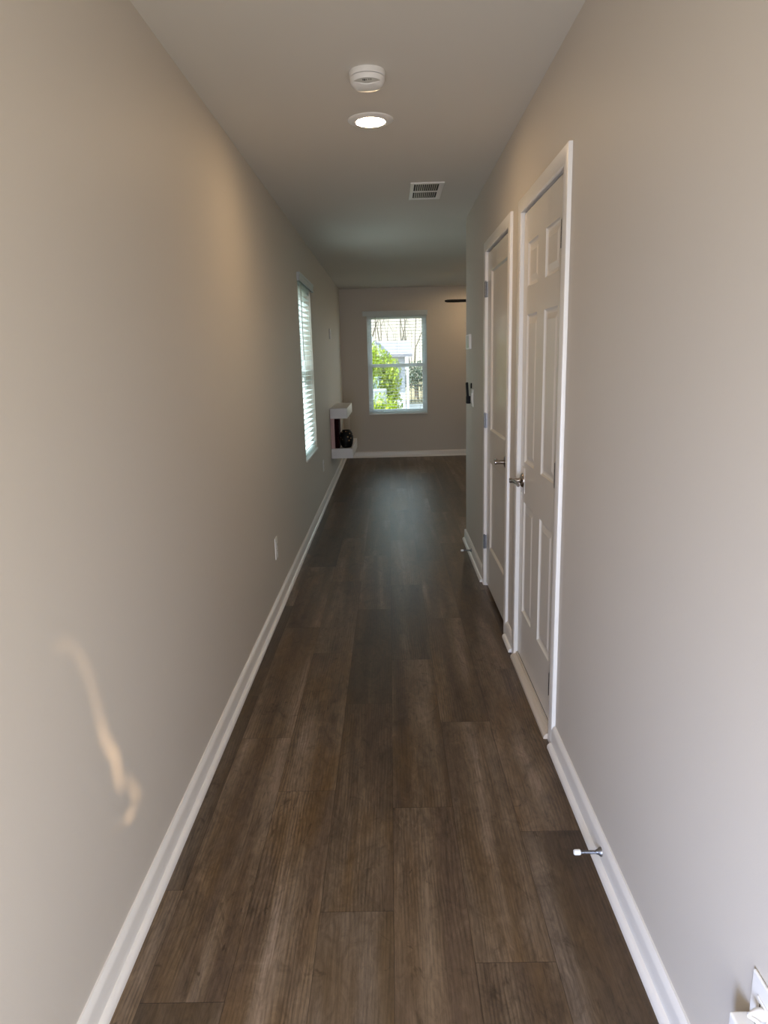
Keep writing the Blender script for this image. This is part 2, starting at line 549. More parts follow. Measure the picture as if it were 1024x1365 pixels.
def slab(parent, ya, yb, z0, z1, panels, raised, xs, name='slab'):
    """moulded door face at x = xs with sunk panels (a0, a1, b0, b1) in y, z"""
    mb = MB()
    bm = mb.bm
    ys = sorted({ya, yb, *[p[0] for p in panels], *[p[1] for p in panels]})
    zs = sorted({z0, z1, *[p[2] for p in panels], *[p[3] for p in panels]})
    def inside(a, c):
        for p in panels:
            if p[0] <= a <= p[1] and p[2] <= c <= p[3]:
                return True
    for a0, a1 in zip(ys, ys[1:]):
        for c0, c1 in zip(zs, zs[1:]):
            if not inside((a0 + a1) / 2, (c0 + c1) / 2):
                mb.face([(xs, a0, c0), (xs, a1, c0), (xs, a1, c1), (xs, a0, c1)])
    for a0, a1, c0, c1 in panels:
        if raised:
            rings = [(0, 0), (0.006, 0.0), (0.011, 0.006), (0.017, 0.0085), (0.024, 0.0085), (0.046, 0.0025), (0.050, 0.0025)]
        else:
            rings = [(0, 0), (0.003, 0.002), (0.010, 0.011), (0.014, 0.011)]
        prev = None
        for ins, dp in rings:
            r_ = [bm.verts.new((xs + dp, y, z)) for y, z in ((a0 + ins, c0 + ins), (a1 - ins, c0 + ins), (a1 - ins, c1 - ins), (a0 + ins, c1 - ins))]
            if prev:
                for i in range(4):
                    bm.faces.new((prev[i], prev[(i + 1) % 4], r_[(i + 1) % 4], r_[i]))
            prev = r_
        bm.faces.new(prev)
    th = 0.035
    for q in ([(xs, ya, z0), (xs, ya, z1), (xs + th, ya, z1), (xs + th, ya, z0)],
              [(xs, yb, z0), (xs + th, yb, z0), (xs + th, yb, z1), (xs, yb, z1)],
              [(xs, ya, z1), (xs, yb, z1), (xs + th, yb, z1), (xs + th, ya, z1)],
              [(xs, ya, z0), (xs + th, ya, z0), (xs + th, yb, z0), (xs, yb, z0)],
              [(xs + th, ya, z0), (xs + th, ya, z1), (xs + th, yb, z1), (xs + th, yb, z0)]):
        mb.face(q)
    bmesh.ops.remove_doubles(bm, verts=bm.verts, dist=1e-5)
    return mb.build(name, DOOR, parent)

def hinge(parent, y, z, side, xs):
    """butt hinge at height z; leaf on the casing side, knuckle standing out"""
    o = BX(xs - 0.0175, xs - 0.004, y - 0.0015 + 0.0, y + 0.0015, z - 0.044, z + 0.044)
    o.box(xs - 0.0035, xs - 0.0005, y - side * 0.004 - 0.012, y - side * 0.004 + 0.012, z - 0.044, z + 0.044)
    h = o.build('hinge', STEEL, parent)
    kn = MB()
    for k in range(5):
        zz = z - 0.045 + k * 0.018
        kn.lathe([(0, 0), (0.0065, 0), (0.0065, 0.0168), (0, 0.0168)], Matrix.Translation((xs - 0.014, y, zz)), 12)
    kn.lathe([(0, 0), (0.004, 0), (0.0045, 0.003), (0, 0.005)], Matrix.Translation((xs - 0.014, y, z + 0.045)), 12)
    k = kn.build('knuckle', STEEL, h)
    return h

def lever(parent, y, z, direction, xs):
    RX = Matrix.Rotation(math.radians(-90), 4, 'Y')       # local z -> -x
    B = Matrix.Translation((xs, y, z)) @ RX
    rose = MB().lathe([(0, 0), (0.033, 0), (0.0335, 0.003), (0.031, 0.008), (0.024, 0.0115), (0.0135, 0.0125), (0.0115, 0.016), (0, 0.016)], B, 32)
    ro = rose.build('handle', NICKEL, parent, smooth=True)
    nk = MB().lathe([(0, 0.012), (0.0115, 0.012), (0.0105, 0.030), (0.0105, 0.048), (0.0125, 0.056), (0.011, 0.0615), (0, 0.063)], B, 24)
    nk.build('neck', NICKEL, ro, smooth=True)
    pts, rr = [], []
    for i in range(13):
        t = i / 12
        pts.append((xs - 0.052 + 0.006 * math.sin(t * math.pi) + 0.010 * t * t, y + direction * (0.004 + 0.108 * t), z + 0.004 * math.sin(t * math.pi) - 0.004 * t))
        rr.append(0.0095 - 0.0028 * t + (0.001 if i in (0,) else 0))
    lv = MB().tube(pts, rr, 14)
    lv.build('lever', NICKEL, ro, smooth=True)
    return ro

# near door: six panels, hinges on the near edge, raised threshold
d1 = empty('door_1', (XR, (D1A + D1B) / 2, 0), 'near six-panel door with raised white threshold and lever on its far edge', 'door', kind='structure')
XS = XR + 0.004
a, c = D1A + 0.006, D1B - 0.006
R0, R1, L0, L1 = 2.508, 2.735, 2.855, 3.070
rows = [(1.725, 1.912), (0.975, 1.622), (0.268, 0.805)]
s1 = slab(d1, a, c, 0.040, DZ - 0.010, [(p, q, z0, z1) for p, q in ((R0, R1), (L0, L1)) for z0, z1 in rows], True, XS)
casing(d1, D1A, D1B)
jamb(d1, D1A, D1B)
for z in (1.835, 1.03, 0.228):
    hinge(d1, D1A + 0.003, z, 1, XS)
lever(d1, 3.088, 0.895, -1, XS)
lp = BX(XS - 0.0015, XS + 0.001, 3.045, 3.135, 0.840, 0.955).build('latch_guard', TRIM, d1, bevel=0.001)
mb = MB(); mb.prism([(0, 0), (0.030, 0), (0.029, 0.012), (0.020, 0.021), (0.006, 0.024), (-0.05, 0.024), (-0.05, 0)], D1A, D1B, right)
mb.box(XR - 0.004, XR + 0.05, D1A, D1B, 0.024, 0.034)
mb.build('threshold', SOIL, d1)
tag(BX(XS, XS + 0.03, a, c, 0.034, 0.040).build('door_sweep', JAMBDARK, d1), 'dark rubber sweep')

# far door: two flat panels, hinges on the far edge, gap below
d2 = empty('door_2', (XR, (D2A + D2B) / 2, 0), 'farther two-panel door with three steel hinges and a dark gap below', 'door', kind='structure')
a, c = D2A + 0.006, D2B - 0.006
slab(d2, a, c, 0.024, DZ - 0.012, [(3.590, 4.135, 1.015, 1.925), (3.590, 4.135, 0.280, 0.822)], False, XS)
casing(d2, D2A, D2B)
jamb(d2, D2A, D2B)
for z in (1.832, 1.062, 0.292):
    hinge(d2, D2B - 0.003, z, -1, XS)
lever(d2, D2A + 0.066, 0.912, 1, XS)

# ------------------------------------------------------------------ windows (vinyl, single hung) and their blinds
def build_window(name, label, fn, a0, a1, z0, z1):
    """fn(a, depth, z): a along the wall, depth outward from the room face of the wall"""
    def bx(mb, A0, A1, d0, d1, Z0, Z1):
        p, q = fn(A0, d0, Z0), fn(A1, d1, Z1)
        mb.box(min(p[0], q[0]), max(p[0], q[0]), min(p[1], q[1]), max(p[1], q[1]), Z0, Z1)
    e = empty(name, fn((a0 + a1) / 2, 0.07, z0), label, 'window', kind='structure')
    f = MB()
    d0, d1 = 0.075, 0.138
    fw = 0.032
    bx(f, a0, a0 + fw, d0, d1, z0, z1); bx(f, a1 - fw, a1, d0, d1, z0, z1)
    bx(f, a0 + fw, a1 - fw, d0, d1, z0, z0 + 0.04); bx(f, a0 + fw, a1 - fw, d0, d1, z1 - fw, z1)
    f.build('window_frame', VINYL, e, bevel=0.002)
    zm = z0 + 0.715
    def sash(nm, A0, A1, Z0, Z1, D0, D1, wtop, wbot):
        s = MB(); sw = 0.034
        bx(s, A0, A0 + sw, D0, D1, Z0, Z1); bx(s, A1 - sw, A1, D0, D1, Z0, Z1)
        bx(s, A0 + sw, A1 - sw, D0, D1, Z0, Z0 + wbot); bx(s, A0 + sw, A1 - sw, D0, D1, Z1 - wtop, Z1)
        so = s.build('sash', VINYL, e, bevel=0.002)
        g = MB(); bx(g, A0 + sw, A1 - sw, (D0 + D1) / 2 - 0.003, (D0 + D1) / 2 + 0.003, Z0 + wbot, Z1 - wtop)
        g.build('glass_pane', GLASS, so)
    sash('sash', a0 + fw, a1 - fw, zm - 0.024, z1 - fw, 0.108, 0.132, 0.03, 0.048)
    sash('sash', a0 + fw, a1 - fw, z0 + 0.04, zm + 0.024, 0.080, 0.104, 0.048, 0.036)
    sl = MB(); bx(sl, a0 + 0.001, a1 - 0.001, -0.012, 0.075, z0 + 0.0005, z0 + 0.016)
    sl.build('window_sill', TRIM, e, bevel=0.003)
    return e

def build_blind(label, fn, a0, a1, z0, z1, over0, over1, tilt=0.0, wand_at=0.12):
    def bx(mb, A0, A1, d0, d1, Z0, Z1):
        p, q = fn(A0, d0, Z0), fn(A1, d1, Z1)
        mb.box(min(p[0], q[0]), max(p[0], q[0]), min(p[1], q[1]), max(p[1], q[1]), Z0, Z1)
    e = empty('window_blind', fn((a0 + a1) / 2, 0.035, z0 + 0.02), label, 'blind', group='white slatted window blinds')
    v = MB()
    bx(v, a0 - over0, a1 + over1, -0.022, -0.012, z1 - 0.022, z1 + 0.046)
    bx(v, a0 - over0, a1 + over1, -0.026, -0.012, z1 + 0.030, z1 + 0.046)
    bx(v, a0 - over0, a1 + over1, -0.026, -0.012, z1 - 0.022, z1 - 0.012)
    bx(v, a0 - over0, a0 - over0 + 0.008, -0.020, -0.0005, z1 - 0.020, z1 + 0.044)
    bx(v, a1 + over1 - 0.008, a1 + over1, -0.020, -0.0005, z1 - 0.020, z1 + 0.044)
    v.build('valance', BLIND, e, bevel=0.0015)
    hr = MB(); bx(hr, a0 + 0.004, a1 - 0.004, 0.008, 0.062, z1 - 0.045, z1 - 0.002); hr.build('headrail', BLIND, e)
    s = MB()
    z = z0 + 0.075
    dz = 0.0435
    cd, hw, th = 0.035, 0.025, 0.0028
    ct, st = math.cos(tilt), math.sin(tilt)
    while z < z1 - 0.055:
        ring = []
        for A in (a0 + 0.006, a1 - 0.006):
            r_ = []
            for u, vv in ((-hw, -th / 2), (hw, -th / 2), (hw, th / 2), (-hw, th / 2)):
                r_.append(s.bm.verts.new(fn(A, cd + u * ct - vv * st, z + u * st + vv * ct)))
            ring.append(r_)
        A, B = ring
        for i in range(4):
            s.bm.faces.new((A[i], A[(i + 1) % 4], B[(i + 1) % 4], B[i]))
        s.bm.faces.new(A[::-1]); s.bm.faces.new(B)
        z += dz
    s.build('slats', BLIND, e)
    br = MB(); bx(br, a0 + 0.006, a1 - 0.006, 0.012, 0.058, z0 + 0.026, z0 + 0.044); br.build('bottom_rail', BLIND, e, bevel=0.002)
    L = a1 - a0
    ld = MB()
    for k in (0.12, 0.5, 0.88):
        for dd in (0.0095, 0.0605):
            ld.tube([fn(a0 + L * k, dd, z0 + 0.04), fn(a0 + L * k, dd, z1 - 0.04)], 0.0011, 6)
    ld.build('ladder_cords', BLIND, e)
    wd = MB(); wa = a0 + L * wand_at
    wd.tube([fn(wa, -0.002, z1 - 0.03), fn(wa, -0.003, z1 - 0.62)], 0.0042, 8)
    wd.build('tilt_wand', PLAST2, e, smooth=True)
    return e

fL = lambda a_, d_, z_: (XL - d_, a_, z_)
fF = lambda a_, d_, z_: (a_, D + d_, z_)
build_window('window_1', 'tall narrow window in the left wall, seen edge-on', fL, WY0, WY1, WZ0, WZ1)
build_window('window_2', 'single-hung window at the hallway end with view of the garden', fF, FX0, FX1, WZ0, WZ1)
build_blind('white slatted blind in the left wall window, seen edge-on', fL, WY0, WY1, WZ0, WZ1, 0.03, 0.10, tilt=-0.04, wand_at=0.2)
build_blind('white slatted blind in the end wall window with bush showing through', fF, FX0, FX1, WZ0, WZ1, 0.055, 0.012, tilt=0.0, wand_at=0.145)

# added patio door round the corner, unseen, an opening for the daylight lamp
d3 = empty('door_3', (3.25, D + 0.07, 0), 'added glazed patio door, unseen round the corner, for the daylight', 'door', kind='structure')
mb = MB()
for x0, x1 in ((2.45, 2.53), (3.21, 3.29), (3.97, 4.05)):
    mb.box(x0, x1, D + 0.03, D + 0.11, 0, 2.05)
for x0, x1 in ((2.53, 3.21), (3.29, 3.97)):
    mb.box(x0, x1, D + 0.03, D + 0.11, 0, 0.09); mb.box(x0, x1, D + 0.03, D + 0.11, 1.97, 2.05)
mb.build('door_frame', VINYL, d3)
for x0, x1 in ((2.53, 3.21), (3.29, 3.97)):
    BX(x0, x1, D + 0.067, D + 0.073, 0.09, 1.97).build('glass_pane', GLASS, d3)

# ------------------------------------------------------------------ ceiling fixtures
DOWN = Matrix.Rotation(math.pi, 4, 'X')
sd = empty('smoke_detector', (-0.053, 2.717, H), 'white round smoke detector on the ceiling in front of the lamp', 'smoke detector')
B = Matrix.Translation((-0.053, 2.717, H)) @ DOWN
MB().lathe([(0, 0), (0.0635, 0), (0.0645, 0.004), (0.0635, 0.017), (0.061, 0.019), (0, 0.019)], B, 48).build('base', PLAST, sd, smooth=True)
MB().lathe([(0.0605, 0.0205), (0.0620, 0.0215), (0.0615, 0.030), (0.0565, 0.041), (0.048, 0.049), (0.036, 0.053), (0, 0.0545)], B, 48).build('cover', PLAST, sd, smooth=True)
gr = MB()
# crescent grille facing the entry
n = 15
top, bot, lip = [], [], []
def cone(ang, h, extra=0.0):
    hs = [(0.030, 0.0615), (0.041, 0.0565), (0.049, 0.048), (0.053, 0.036)]
    for (h0, r0), (h1, r1) in zip(hs, hs[1:]):
        if h <= h1:
            break
    r_ = r0 + (r1 - r0) * (h - h0) / (h1 - h0) + extra
    return B @ Vector((r_ * math.sin(ang), r_ * math.cos(ang), h))
for i in range(n):
    t = i / (n - 1) * 2 - 1
    ang = t * 0.92
    w_ = (1 - t * t)
    top.append(gr.bm.verts.new(cone(ang, 0.0395 - 0.0015 * w_, 0.0012)))
    bot.append(gr.bm.verts.new(cone(ang, 0.0400 + 0.0105 * w_, 0.0012)))
for i in range(n - 1):
    gr.bm.faces.new((top[i], top[i + 1], bot[i + 1], bot[i]))
g = gr.build('grille', PLAST2, sd)
md = g.modifiers.new('solid', 'SOLIDIFY'); md.thickness = 0.001
hl = MB()
for ang, h_, r_ in ((-0.16, 0.0440, 0.0026), (-0.26, 0.0435, 0.0018), (-0.05, 0.0440, 0.0016), (0.12, 0.0430, 0.0015), (0.24, 0.0428, 0.0015)):
    p = cone(ang, h_, 0.0020)
    hl.lathe([(0, -0.001), (r_, -0.001), (r_, 0.001), (0, 0.001)], Matrix.Translation(p) @ Matrix.Rotation(math.radians(90), 4, 'X'), 12)
hl.build('sound_hole', DARK, sd)
lp = MB()
lp.tube([cone((i / 14 * 2 - 1) * 0.98, 0.0405 + 0.0115 * (1 - (i / 14 * 2 - 1) ** 2), 0.001) for i in range(15)], 0.0022, 8)
lp.build('lip', PLAST, sd, smooth=True)

def downlight(x, y, label):
    e = empty('recessed_downlight', (x, y, H), label, 'ceiling light', 'recessed downlights')
    B = Matrix.Translation((x, y, H)) @ DOWN
    MB().lathe([(0.074, 0.0), (0.097, 0.0), (0.0965, 0.003), (0.090, 0.0065), (0.070, 0.0095), (0.0630, 0.0095), (0.0612, 0.001)], B, 56).build('trim_ring', PLAST, e, smooth=True)
    MB().lathe([(0.061, 0.0), (0.061, 0.0085), (0.058, 0.0105), (0.045, 0.0125), (0, 0.0135)], B, 48).build('lens', LENS, e, smooth=True)
downlight(-0.054, 3.22, 'glowing round recessed downlight in the hallway ceiling behind the smoke detector')
downlight(1.20, 9.74, 'recessed downlight round the corner warming the end wall beside the fan blade')

vt = empty('ceiling_vent', (0.249, 4.51, H), 'white rectangular louvred air vent in the ceiling', 'vent')
VX0, VX1, VY0, VY1 = 0.150, 0.348, 4.305, 4.722
mb = MB()
for x0, x1, y0, y1 in ((VX0, VX0 + 0.022, VY0, VY1), (VX1 - 0.030, VX1, VY0, VY1),
                       (VX0 + 0.022, VX1 - 0.030, VY0, VY0 + 0.026), (VX0 + 0.022, VX1 - 0.030, VY1 - 0.024, VY1)):
    mb.box(x0, x1, y0, y1, H - 0.008, H - 0.0002)
mb.build('frame', PLAST, vt, bevel=0.002)
BX(VX0 + 0.02, VX1 - 0.028, VY0 + 0.022, VY1 - 0.020, H - 0.0022, H - 0.0004).build('duct', DARK, vt)
mb = MB()
for k in range(1, 12):
    x = VX0 + 0.022 + (VX1 - VX0 - 0.052) * k / 12
    mb.box(x - 0.0028, x + 0.0028, VY0 + 0.03, VY1 - 0.02, H - 0.0065, H - 0.0024)
mb.build('louvers', PLAST2, vt)
BX(VX0 + 0.02, VX1 - 0.028, 4.512, 4.526, H - 0.0075, H - 0.0024).build('crossbar', PLAST, vt)

# ceiling fan of the living room; only one blade tip shows
FC = Vector((1.385, 8.5, 0))
fan = empty('ceiling_fan', (FC.x, FC.y, H), 'dark ceiling fan whose blade tip shows past the right wall corner', 'fan')
B = Matrix.Translation((FC.x, FC.y, H)) @ DOWN
MB().lathe([(0, 0), (0.075, 0), (0.072, 0.03), (0.03, 0.055), (0.016, 0.06), (0.016, 0.22), (0, 0.22)], B, 32).build('downrod', FANM, fan, smooth=True)
MB().lathe([(0, 0.21), (0.05, 0.215), (0.105, 0.25), (0.115, 0.29), (0.11, 0.36), (0.07, 0.40), (0, 0.40)], B, 40).build('motor', FANM, fan, smooth=True)
MB().lathe([(0.06, 0.39), (0.115, 0.41), (0.12, 0.425), (0.10, 0.47), (0.055, 0.50), (0, 0.51)], B, 40).build('light_bowl', BOWL, fan, smooth=True)
zb = 2.095
for k in range(5):
    ang = math.radians(180 + 72 * k)
    mb = MB()
    R_ = Matrix.Translation((FC.x, FC.y, zb)) @ Matrix.Rotation(ang, 4, 'Z') @ Matrix.Rotation(math.radians(-15), 4, 'X')
    outl = [(0.10, -0.03), (0.20, -0.055), (0.62, -0.066), (0.68, -0.055), (0.708, -0.020), (0.708, 0.02), (0.68, 0.052), (0.62, 0.062), (0.20, 0.055), (0.10, 0.03)]
    mb.prism(outl, -0.006, 0.006, lambda u, v, t: R_ @ Vector((u, v, t)))
    mb.build('blade', FANM, fan, bevel=0.002)

# ------------------------------------------------------------------ wall plates
def plate(name, fn, a, z, label, cat, wd=0.074, ht=0.118, outlets=True, group=None, mat_=PLAST):
    e = empty(name, fn(a, 0, z), label, cat, group)
    mb = MB()
    p, q = fn(a - wd / 2, 0.0005, z - ht / 2), fn(a + wd / 2, 0.006, z + ht / 2)
    mb.box(min(p[0], q[0]), max(p[0], q[0]), min(p[1], q[1]), max(p[1], q[1]), z - ht / 2, z + ht / 2)
    mb.build('cover_plate', mat_, e, bevel=0.003)
    if outlets:
        for dz in (-0.0195, 0.0195):
            mb = MB()
            p, q = fn(a - 0.017, 0.006, 0), fn(a + 0.017, 0.0085, 0)
            mb.box(min(p[0], q[0]), max(p[0], q[0]), min(p[1], q[1]), max(p[1], q[1]), z + dz - 0.0145, z + dz + 0.0145)
            so = mb.build('socket', mat_, e, bevel=0.004)
            sl = MB()
            for da, h_ in ((-0.0065, 0.0048), (0.0065, 0.0040)):
                p, q = fn(a + da - 0.0013, 0.0080, 0), fn(a + da + 0.0013, 0.0089, 0)
                sl.box(min(p[0], q[0]), max(p[0], q[0]), min(p[1], q[1]), max(p[1], q[1]), z + dz + 0.003 - h_, z + dz + 0.003 + h_)
            p, q = fn(a - 0.002, 0.0080, 0), fn(a + 0.002, 0.0089, 0)
            sl.box(min(p[0], q[0]), max(p[0], q[0]), min(p[1], q[1]), max(p[1], q[1]), z + dz - 0.0105, z + dz - 0.0065)
            sl.build('slot', SLOT, so)
    return e
gL = lambda a_, d_, z_: (XL + d_, a_, z_)
gR = lambda a_, d_, z_: (XR - d_, a_, z_)
plate('wall_outlet', gL, 3.935, 0.372, 'white power outlet low on the left wall, nearest the viewer', 'outlet', 0.078, 0.128, group='power outlets')
plate('wall_outlet', gL, 6.96, 0.400, 'pale power outlet on the left wall between window and floating console', 'outlet', group='power outlets')
tvp = plate('cable_plate', gL, 8.40, 1.752, 'small blank white plate high on the left wall above the console', 'wall plate', 0.085, 0.122, outlets=False)
BX(XL + 0.0005, XL + 0.016, 8.362, 8.438, 1.695, 1.809).build('insert', PLAST, tvp, bevel=0.003)
BX(XL + 0.016, XL + 0.019, 8.385, 8.415, 1.742, 1.762).build('jack', PLAST, tvp)
o3 = plate('wall_outlet', gR, 0.925, 0.374, 'white power outlet at the lower right picture corner with charger', 'outlet', 0.080, 0.128, group='power outlets')

# charger plugged into the lower socket, and a plug with its cord
ch = empty('plug_in_charger', (XR - 0.03, 0.937, 0.345), 'white box charger plugged into the lower right corner outlet', 'charger')
mb = BX(XR - 0.043, XR - 0.0105, 0.915, 0.958, 0.295, 0.359); mb.build('charger_body', PLAST, ch, bevel=0.004, seg=3)
BX(XR - 0.0105, XR - 0.0086, 0.918, 0.955, 0.300, 0.354).build('seam_ring', PLAST2, ch)
mb = MB(); mb.lathe([(0, 0), (0.003, 0), (0.0025, 0.002), (0, 0.0025)], Matrix.Translation((XR - 0.036, 0.958, 0.350)) @ Matrix.Rotation(math.radians(-90), 4, 'X'), 12)
mb.build('indicator_light', LED, ch, smooth=True)
pl = empty('power_cord', (XR - 0.01, 0.912, 0.392), 'white plug and looping cord in the lower right corner outlet', 'cord')
mb = MB(); mb.lathe([(0, 0), (0.0095, 0), (0.0105, 0.004), (0.0095, 0.012), (0.0065, 0.018), (0.004, 0.024), (0, 0.025)],
                    Matrix.Translation((XR - 0.009, 0.919, 0.3935)) @ Matrix.Rotation(math.radians(-90), 4, 'Y'), 20)
mb.build('plug', PLAST, pl, smooth=True)
pts = []
for i in range(25):
    t = i / 24
    pts.append((XR - 0.033 + 0.020 * math.sin(t * 2.4), 0.919 - 0.035 * t - 0.018 * math.sin(t * math.pi), 0.3935 + 0.010 * math.sin(t * math.pi * 0.9) - 0.39 * t * t * t - 0.001))
MB().tube(pts, 0.0032, 10).build('cable', PLAST, pl, smooth=True)

# thermostat and switch with remote near the end of the right wall
th = empty('thermostat', (XR, 5.16, 1.548), 'small square thermostat on the right wall above the black remote', 'thermostat')
BX(XR - 0.018, XR - 0.0005, 5.055, 5.275, 1.500, 1.604).build('body', PLAST, th, bevel=0.004)
BX(XR - 0.020, XR - 0.0175, 5.070, 5.215, 1.510, 1.594).build('screen', PLAST2, th, bevel=0.001)
sw = empty('light_switch', (XR, 4.98, 1.16), 'white double switch plate on the right wall beside the black remote', 'switch')
BX(XR - 0.0065, XR - 0.0005, 4.925, 5.042, 1.100, 1.222).build('cover_plate', PLAST, sw, bevel=0.003)
for y in (4.96, 5.006):
    BX(XR - 0.0105, XR - 0.0062, y - 0.016, y + 0.016, 1.128, 1.194).build('rocker', PLAST, sw, bevel=0.002)
rm = empty('remote_control', (XR - 0.02, 5.14, 1.19), 'black remote control leaning in a wall cradle beside the switch plate', 'remote')
mb = MB()
mb.prism([(0.010, 1.118), (0.026, 1.118), (0.034, 1.262), (0.018, 1.266)], 5.105, 5.150, lambda u, v, t: (XR - u, t, v))
mb.build('remote_body', BLACK, rm, bevel=0.003)
mb = BX(XR - 0.030, XR - 0.0005, 5.098, 5.157, 1.112, 1.165); mb.build('cradle', BLACK, rm, bevel=0.003)
mb = BX(XR - 0.008, XR - 0.0005, 5.030, 5.040, 1.225, 1.262); mb.build('clip', BLACK, rm)

# ------------------------------------------------------------------ spring door stops
def door_stop(y, z, label):
    e = empty('door_stop', (XR - 0.0145, y, z), label, 'door stop', 'spring door stops on the right baseboard')
    x0 = XR - 0.0142
    RX = Matrix.Rotation(math.radians(-90), 4, 'Y')
    B_ = Matrix.Translation((x0, y, z)) @ RX
    MB().lathe([(0, 0), (0.0135, 0), (0.0130, 0.004), (0.0085, 0.009), (0.0062, 0.015), (0, 0.015)], B_, 24).build('mount', STEEL, e, smooth=True)
    mb = MB()
    pts = []
    turns, n_ = 13, 13 * 10
    for i in range(n_ + 1):
        t = i / n_
        ang = t * turns * 2 * math.pi
        pts.append((x0 - 0.013 - 0.050 * t, y + 0.0046 * math.cos(ang), z + 0.0046 * math.sin(ang)))
    mb.tube(pts, 0.0013, 6)
    mb.lathe([(0, 0.01), (0.0038, 0.01), (0.0038, 0.064), (0, 0.064)], B_, 12)
    mb.build('spring', STEEL, e, smooth=True)
    tag(MB().lathe([(0, 0.060), (0.0072, 0.060), (0.0082, 0.063), (0.0080, 0.076), (0.0060, 0.079), (0, 0.0795)], B_, 20).build('rubber_tip', RUBBER, e, smooth=True), 'white rubber tip')
    return e
door_stop(1.728, 0.048, 'nickel spring door stop on the baseboard in the foreground, white tip')
door_stop(4.92, 0.050, 'small far spring door stop on the baseboard below the switch')

# ------------------------------------------------------------------ floating media console and what stands on it
CY0, CY1 = 8.0, 9.05
mc = empty('media_console', (XL, (CY0 + CY1) / 2, 0.32), 'white floating console of two wall boxes near the end of the left wall', 'console')
BX(XL + 0.001, -0.497, CY0, CY1, 0.787, 0.903).build('upper_box', SHELF, mc, bevel=0.002)
BX(XL + 0.001, -0.445, CY0, CY1, 0.324, 0.440).build('lower_box', SHELF, mc, bevel=0.002)
tag(BX(XL + 0.001, -0.652, CY0 + 0.02, CY1, 0.440, 0.787).build('back_panel', PINK, mc), 'pale pink back panel')
MB().tube([(-0.535, CY1 - 0.05, 0.787), (-0.537, CY1 - 0.05, 0.6), (-0.535, CY1 - 0.05, 0.440)], 0.004, 8).build('cable', SHELF, mc)
bk = MB(); bk.box(-0.650, -0.602, 8.035, 8.30, 0.4405, 0.7865)
tag(bk.build('storage_case', MAROON, bevel=0.003), 'dark maroon upright case between the two console boxes', 'case')

VMAT = bpy.data.materials.new('black_gold_glaze')
VMAT.use_nodes = True
nt = VMAT.node_tree
b_ = nt.nodes['Principled BSDF']
tc = nt.nodes.new('ShaderNodeTexCoord')
vo = nt.nodes.new('ShaderNodeTexVoronoi'); vo.inputs['Scale'].default_value = 24
rp = nt.nodes.new('ShaderNodeValToRGB')
rp.color_ramp.elements[0].position = 0.16; rp.color_ramp.elements[0].color = (0.32, 0.20, 0.10, 1)
rp.color_ramp.elements[1].position = 0.26; rp.color_ramp.elements[1].color = (0.006, 0.006, 0.006, 1)
nt.links.new(tc.outputs['Object'], vo.inputs['Vector']); nt.links.new(vo.outputs['Distance'], rp.inputs['Fac'])
nt.links.new(rp.outputs['Color'], b_.inputs['Base Color'])
b_.inputs['Roughness'].default_value = 0.5
b_.inputs['Specular IOR Level'].default_value = 0.2
vs = MB().lathe([(0, 0), (0.052, 0.0), (0.058, 0.006), (0.070, 0.04), (0.0785, 0.085), (0.0785, 0.135), (0.066, 0.178), (0.048, 0.197), (0.046, 0.205), (0.038, 0.205), (0.036, 0.196), (0, 0.19)],
                Matrix.Translation((-0.5215, 8.115, 0.4405)), 40)
tag(vs.build('round_vase', VMAT, smooth=True), 'round black vase with gold flecks on the lower console box', 'vase')

# ------------------------------------------------------------------ outside
def ground_z(y):
    t = min(max((y - 10.5) / 15.0, 0), 1)
    return -0.35 - 0.55 * t

GRASS = mat('pale_dry_grass', (0.19, 0.155, 0.085), 0.9, noise=0.25, nscale=3)
PAVE = mat('pale_concrete', (0.42, 0.41, 0.40), 0.85, noise=0.08, nscale=5)
BARK = mat('pale_grey_bark', (0.13, 0.11, 0.09), 0.9, noise=0.25, nscale=12)
STEM = mat('bush_stem', (0.16, 0.11, 0.06), 0.9)
SIDING = mat('white_siding', (0.36, 0.38, 0.43), 0.7)
ROOF = mat('pale_grey_roof', (0.17, 0.17, 0.20), 0.8, noise=0.15, nscale=9)
METALB = mat('dark_fence_metal', (0.05, 0.04, 0.035), 0.5)
ACM = mat('pale_unit_enamel', (0.24, 0.27, 0.29), 0.5)
ACG = mat('unit_grille', (0.22, 0.25, 0.29), 0.5)

def leaf_mat(name, c):
    m = bpy.data.materials.new(name); m.use_nodes = True
    nt = m.node_tree
    b = nt.nodes['Principled BSDF']
    oi = nt.nodes.new('ShaderNodeNewGeometry')
    r_ = nt.nodes.new('ShaderNodeValToRGB')
    r_.color_ramp.elements[0].color = (c[0] * 0.55, c[1] * 0.72, c[2] * 0.9, 1)
    r_.color_ramp.elements[1].color = (*c, 1)
    nt.links.new(oi.outputs['Random Per Island'], r_.inputs['Fac'])
    nt.links.new(r_.outputs['Color'], b.inputs['Base Color'])
    b.inputs['Roughness'].default_value = 0.5
    t = nt.nodes.new('ShaderNodeBsdfTranslucent')
    nt.links.new(r_.outputs['Color'], t.inputs['Color'])
    mx = nt.nodes.new('ShaderNodeMixShader'); mx.inputs[0].default_value = 0.3
    nt.links.new(b.outputs[0], mx.inputs[1]); nt.links.new(t.outputs[0], mx.inputs[2])
    nt.links.new(mx.outputs[0], nt.nodes['Material Output'].inputs[0])
    return m
LEAF = leaf_mat('yellow_green_leaf', (0.33, 0.40, 0.004))
LEAF2 = leaf_mat('dark_green_leaf', (0.14, 0.16, 0.10))

